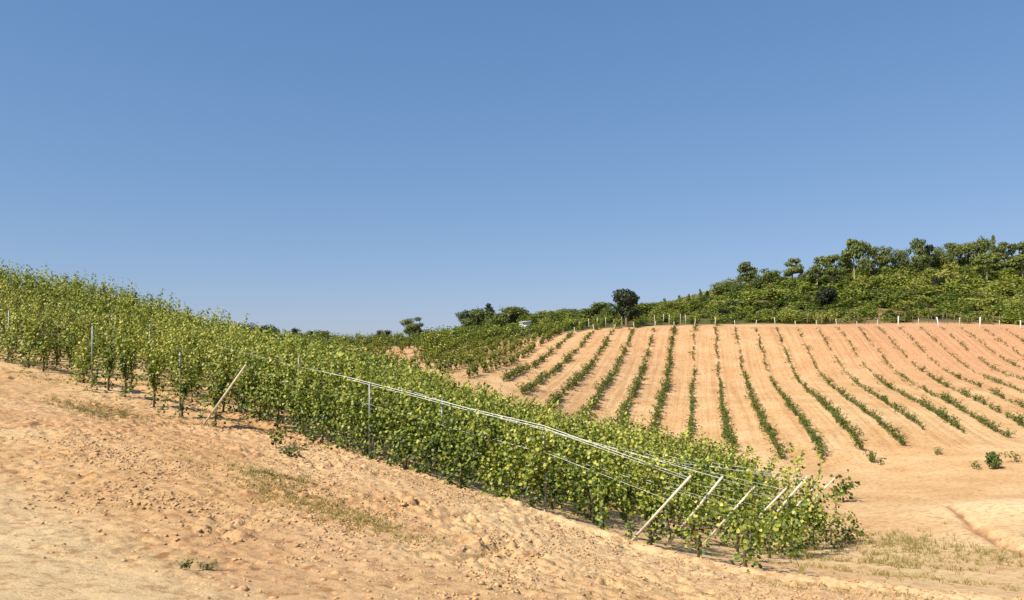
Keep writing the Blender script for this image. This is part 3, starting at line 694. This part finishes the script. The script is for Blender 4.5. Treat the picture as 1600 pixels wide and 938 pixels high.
# distinct bushes on the hill
put_tree('round', 1291, 449, 28, 135, 'near-black dense bush on the hillside above the crest posts', 5, 'dark', leaf=.06, n=4000)
put_tree('bush', 1130, 482, 36, 116, 'dark low bush just behind the crest posts', 0, 'dark')
put_tree('bush', 1150, 470, 22, 130, 'small dark bush above the low bush behind the crest', 1, 'dark')
put_tree('bush', 1468, 432, 26, 158, 'dark bush in the middle of the sunny thicket', 2, 'dark')
put_tree('bush', 1502, 434, 20, 158, 'dark bush right of the middle one in the sunny thicket', 3, 'dark')
put_tree('bush', 1415, 455, 34, 140, 'dark green bush low in the thicket, above the whitest crest post', 1, 'pine')
put_tree('bush', 1522, 458, 34, 140, 'dark green bush low in the right part of the thicket', 2, 'pine')
put_tree('bush', 1205, 455, 34, 146, 'dark bush below the flat-topped tree', 3, 'pine')
put_tree('bush', 1380, 452, 30, 142, 'dark bush low in the thicket right of the near-black one', 0, 'pine')
for px, top, w, Y, var, m, lab in [(700, 519, 34, 140, 0, 'scrub', 'low green bush left of the central clump, on the skyline'), (778, 490, 38, 136, 1, 'broad', 'green bush between the dark conifer and the wide olive tree'),
  (828, 491, 36, 137, 2, 'scrub', 'small bush right behind the little white hut'), (866, 490, 38, 136, 3, 'broad', 'green bush in front of the dark leafy tree right of the hut'), (892, 488, 40, 135, 0, 'scrub', 'yellow-green bush below two small leafy trees right of the hut'),
  (958, 481, 38, 134, 1, 'broad', 'green bush squeezed between the wide bushy tree and near-black tree'), (1020, 474, 26, 144, 2, 'broad', 'green bush just left of the small conifer points'), (1083, 468, 32, 150, 3, 'scrub', 'yellow-green bush below the thin pair of conifers'),
  (1110, 462, 26, 158, 0, 'broad', 'green bush right under the thin pair of conifers'), (1180, 436, 26, 166, 1, 'broad', 'green bush at the foot of the leftmost tall pine'), (1222, 432, 24, 168, 2, 'broad', 'green bush left of the lollipop pine foot'), (1262, 424, 28, 166, 3, 'broad', 'green bush right of the lollipop pine foot'),
  (368, 509, 24, 150, 2, 'broad', 'small green bush at the very left end of the far bushes'), (432, 514, 24, 152, 0, 'dark', 'small dark bush ending the left group of far bushes')]:
    put_tree('bush', px, top, w, Y, lab, var, m)
# bare fallen branches
a = Acc(); RB = np.random.default_rng(9)
for s in ((-1, 3.2), (-.6, 2.0), (.3, 2.4), (1, 1.6), (.7, 2.9)):
    a.tube([[0, 0, -.1], [s[0]*.7, .2, s[1]*.35], [s[0]*1.6, .1, s[1]*.48], [s[0]*2.5, 0, s[1]*.5]], [.07, .05, .035, .015], 5)
x, y, _ = P(607, 520, 148); o = link('bare_branches', a.mesh('bare_branches', M['palebark'])); o.location = (x, y, float(height(x, y)[0])); tag(o, 'leafless pale branches sticking up on the skyline beside dark bush', 'branches')
# scrub thicket covering the hill
sc = Acc(); RS = np.random.default_rng(21)
sx = []; 
BUSHM = []
for i in range(6):
    w, c = tree_mesh(1700+i, 'bush', .095, 420); V = np.concatenate(c.V); Qm = np.concatenate(c.Q); rr = np.concatenate(c.r); BUSHM.append((V, Qm, rr))
N_ = 0
while N_ < 1500:
    y = 103.5+RS.random()**.9*112; x = RS.uniform(-10, .72*y)
    px = 800+F*x/y
    if px < 700: continue
    if px < 1000 and y < 122: continue
    if px < 1110 and RS.random() < .2: continue
    sx.append((x, y)); N_ += 1
zz = height(np.array([p[0] for p in sx]), np.array([p[1] for p in sx]))
for (x, y), z in zip(sx, zz):
    V, Qm, rr = BUSHM[RS.integers(6)]; nz = float(fbm(np.array([x*.07]), np.array([y*.07]), 3, 91)[0]); px = 800+F*x/y
    big = 1.0+.9*sstep(108, 150, y)
    if px < 1110: big *= .75
    w = RS.uniform(1.3, 2.9)*big; h = RS.uniform(.6, 1.5)*big*(1+.5*nz); th = RS.uniform(0, 6.28); c, s_ = math.cos(th), math.sin(th); V = V*np.array([w, w, h])
    sc.add(np.stack([V[:, 0]*c-V[:, 1]*s_+x, V[:, 0]*s_+V[:, 1]*c+y, V[:, 2]+z-.1], -1), Qm, rnd=np.clip(rr*.6+.2+.55*nz+RS.normal()*.20, 0, 1))
tag(link('scrub_thicket', sc.mesh('scrub_thicket', M['scrub'])), 'dense olive-green scrub covering the hillside behind the bare slope', 'scrub', kind='stuff')
# ------------------------------------------------------------------ posts along the crest
def fence(px, Y, h, r, name, lab, grp, m, lean=0):
    x = P(px, 510, Y)[0]; z = float(height(x, Y)[0]); a = Acc(); a.tube([[0, 0, -.3], [lean*.5, 0, h*.5], [lean, 0, h]], [r, r, r*.95], 7)
    o = link(name, a.mesh(name, m)); o.location = (x, Y, z); tag(o, lab, 'post', grp)
for k in range(-6, 18):
    X0 = -1+(2.5 if k > 0 else 2.45)*k; Y = 98.6; x = X0+.237*Y; px = 800+F*x/Y
    if px > 1600: continue
    white = k in (10, 12, 14, 16)
    lab = 'pale post at the top of '+('the straightest upright young row' if k == 0 else f'the {ORD[abs(k)-1]} young row {"right" if k > 0 else "left"} of the straightest row')
    fence(px, Y, 1.2+(.1 if white else 0)+random.uniform(-.35, .15), .06 if white else .04, 'row_end_post', ('thick white ' if white else '')+lab.replace('pale post', 'post' if white else 'pale post'), 'posts at the top ends of the young rows', M['white'] if white else M['post'], random.uniform(-.25, .2))
RF = np.random.default_rng(8); pxs = np.cumsum(RF.uniform(4, 15, 36))+1255; pxs = pxs[pxs < 1600]; i = 0
for px in pxs:
    fence(px+RF.uniform(-2, 2), 103+RF.uniform(-.6, .6), RF.uniform(.6, 1.45), .032, 'fence_post', f'thin weathered fence post behind the crest, {ordn(i)} from the left end of its line', 'thin fence posts behind the crest', M['bark'], RF.uniform(-.12, .12)); i += 1
i = 0
for px in np.arange(905, 1080, 13):
    fence(px+RF.uniform(-3, 3), 104+RF.uniform(-2, 2), RF.uniform(1.2, 1.5), .035, 'vine_stake', f'thin pale stake among leafy vines on the crest, {ordn(i)} from the left', 'thin stakes among the crest vines', M['post'], RF.uniform(-.06, .06)); i += 1
# little white hut
x, y, _ = P(820, 510, 128); z = float(height(x, y)[0]); zt = P(820, 502, 128)[2]
o = thing('small_hut', (x, y, z), 'little white hut half hidden in vines in front of the olive-green trees', 'hut', rz=.25)
H = max(1.4, zt-z-.25)
a = Acc(); a.box((0, 0, H/2-.2), (1.35, 1.6, H+.4)); link('wall', a.mesh('wall', M['white']), o)
a = Acc(); V = np.array([[-.8, -.95, H+.003], [.8, -.95, H+.003], [.8, .95, H+.003], [-.8, .95, H+.003], [-.8, -.95, H+.1], [.8, -.95, H+.32], [.8, .95, H+.32], [-.8, .95, H+.1]])
a.add(V, [[0, 3, 2, 1], [4, 5, 6, 7], [0, 1, 5, 4], [1, 2, 6, 5], [2, 3, 7, 6], [3, 0, 4, 7]]); link('roof', a.mesh('roof', M['white']), o)
a = Acc(); a.box((.1, -.81, H*.5), (.4, .04, .5)); link('window', a.mesh('window', M['dkgap']), o)
# ------------------------------------------------------------------ lone plants and weeds
def small_plant(px, py, m, s, label, name='weed_plant', cat='plant', squash=1):
    x, y, z = place(px, py); o = thing(name, (x, y, z), label, cat, None, random.uniform(0, 3), (s, s, s*squash)); link('trunk', m[0], o); link('foliage', m[1], o)
x, y, z = place(1553, 733)
t, c = get_tree('bush', 6, 'broad', 'wood', .11, 900)  # foot of the slope
o = thing('round_bush', (x, y, z), 'dense round green bush alone on the bare ground at right', 'bush', sc=(.75, .75, .8)); link('trunk', t, o); link('crown', c, o)
small_plant(1465, 711, YB[1], .7, 'small dark young plant alone below the slope, left of the round bush')
small_plant(1522, 733, YS[1], 1.1, 'tiny dark sprig just left of the round bush')
small_plant(1588, 722, YS[2], 1.2, 'tiny reddish sprig right of the round bush')
small_plant(1376, 728, YS[3], 1.2, 'tiny green sprig beyond the bottom ends of the young rows')
small_plant(1236, 700, YS[4], .8, 'tiny sprig between two young rows near their lower ends')
small_plant(455, 716, YB[2], .8, 'low green vine shoot sprawling on the bank in front of the front row', squash=.6)
small_plant(432, 700, YS[2], 1.0, 'small leafy sprig on the bank beside the sprawling shoot')
small_plant(1318, 785, YB[3], 1.7, 'arching leafy vine shoot just beyond the last leaning posts', squash=1.2)
small_plant(1322, 850, YB[4], 1.1, 'small leafy plant on bare ground right of the block end')
small_plant(290, 893, YB[5], .22, 'low dry weed tuft on the track, left of a pair', squash=.7)
small_plant(322, 892, YB[0], .22, 'low green weed tuft on the track, right of a pair', squash=.7)
# grass
ga = Acc(); RG = np.random.default_rng(15)
patches = [((60, 590), 1.2, .35, 260, .14, .5), ((130, 640), 1.0, .35, 500, .16, .35), ((200, 650), 1.0, .30, 500, .14, .4), ((260, 655), .7, .25, 160, .10, .6), ((330, 668), .6, .25, 140, .12, .4),
 ((400, 742), .9, .35, 330, .12, .65), ((450, 775), .8, .35, 520, .13, .8), ((520, 800), .9, .3, 650, .13, .8), ((570, 822), .6, .22, 300, .12, .8), ((430, 745), .4, .2, 160, .16, .4), ((660, 865), .6, .2, 60, .08, .8),
 ((1390, 850), 1.8, 1.5, 420, .26, .55), ((1440, 870), 1.5, 1.3, 420, .24, .6), ((1340, 845), 1.2, 1.2, 220, .22, .4), ((1350, 880), 1.2, .4, 300, .2, .6), ((1240, 885), 1.6, .3, 160, .12, .8), ((1300, 925), .9, .2, 140, .12, .8), ((1490, 860), 1.0, .4, 160, .16, .7), ((1400, 900), 1.4, .3, 260, .16, .8), ((1595, 880), .6, .5, 90, .15, .7), ((1000, 925), .4, .2, 40, .1, .8), ((860, 925), .4, .2, 40, .1, .8), ((1420, 780), 2.5, .3, 60, .12, .8), ((330, 640), 2.0, .5, 160, .10, .5)]
bx, by, bh, bt = [], [], [], []
for (px, py), sxx, syy, cnt_, hh, tint in patches:
    cx, cy = hit(px, py)
    for k in range(int(cnt_/2.6)):
        qa = RG.normal()*sxx; qb = RG.normal()*syy; tx, ty = cx+UV_[0]*qa+NV[0]*qb, cy+UV_[1]*qa+NV[1]*qb; th_ = RG.uniform(.5, 1.2)
        for b_ in range(9):
            bx.append(tx+RG.normal()*.035); by.append(ty+RG.normal()*.035); bh.append(hh*th_*RG.uniform(.4, 1)); bt.append(np.clip(tint+RG.normal()*.2, 0, 1))
bx, by, bh, bt = map(np.array, (bx, by, bh, bt)); bz = gz(bx, by)-.01; k = len(bx)
th = RG.uniform(0, 6.28, k); w = .0045+.003*RG.random(k); bh = bh*np.where(bx < 3, .62, .85); lx = RG.normal(size=k)*.8*bh; ly = RG.normal(size=k)*.8*bh
c, s_ = np.cos(th)*w, np.sin(th)*w
V = np.stack([np.stack([bx-c, by-s_, bz], -1), np.stack([bx+c, by+s_, bz], -1), np.stack([bx+c*.8+lx*.4, by+s_*.8+ly*.4, bz+bh*.6], -1), np.stack([bx-c*.8+lx*.4, by-s_*.8+ly*.4, bz+bh*.6], -1), np.stack([bx+lx, by+ly, bz+bh], -1)], 1)
b0 = (np.arange(k)*5)[:, None]
ga.add(V.reshape(-1, 3), b0+np.array([[0, 1, 2, 3]]), b0+np.array([[3, 2, 4]]), rnd=np.repeat(bt, 5))
tag(link('dry_grass', ga.mesh('dry_grass', M['dry'])), 'sparse dry and green weeds in patches on the tan bank and lower path', 'dry grass', kind='stuff')
# ------------------------------------------------------------------ light
SUN = np.array([-.62, -.46, .82]); SUN = SUN/np.linalg.norm(SUN)
el = math.asin(SUN[2]); az = math.atan2(SUN[0], SUN[1])
W = bpy.data.worlds.new('World'); S.world = W; W.use_nodes = True; nt = W.node_tree
sky = nt.nodes.new('ShaderNodeTexSky'); sky.sky_type = 'NISHITA'; sky.sun_disc = False; sky.sun_elevation = el; sky.sun_rotation = az
sky.air_density = 1.0; sky.dust_density = .5; sky.ozone_density = 4; sky.altitude = 300
bg = nt.nodes['Background']; bg.inputs[1].default_value = .10
sc_ = nt.nodes.new('ShaderNodeSeparateColor'); cc_ = nt.nodes.new('ShaderNodeCombineColor'); nt.links.new(sky.outputs[0], sc_.inputs[0])
for c_, (pw, gn) in enumerate(((.80, .895), (.605, 1.305), (.5225, 1.93))):      # hue and contrast of the sky as exposed by the camera
    p1 = nt.nodes.new('ShaderNodeMath'); p1.operation = 'POWER'; p1.inputs[1].default_value = pw; nt.links.new(sc_.outputs[c_], p1.inputs[0])
    p2 = nt.nodes.new('ShaderNodeMath'); p2.operation = 'MULTIPLY'; p2.inputs[1].default_value = gn; nt.links.new(p1.outputs[0], p2.inputs[0]); nt.links.new(p2.outputs[0], cc_.inputs[c_])
nt.links.new(cc_.outputs[0], bg.inputs[0])
ld = bpy.data.lights.new('sun', 'SUN'); ld.energy = 5.0; ld.angle = math.radians(.5); ld.color = (1, .93, .80)
lo = bpy.data.objects.new('sun', ld); COL.objects.link(lo)
from mathutils import Vector
lo.rotation_euler = Vector(SUN).to_track_quat('Z', 'Y').to_euler()
vs = S.view_settings; vs.view_transform = 'Standard'; vs.look = 'None'; vs.gamma = 1; vs.exposure = .48
S.cycles.max_bounces = 5; S.cycles.diffuse_bounces = 3; S.cycles.transmission_bounces = 3; S.cycles.transparent_max_bounces = 4
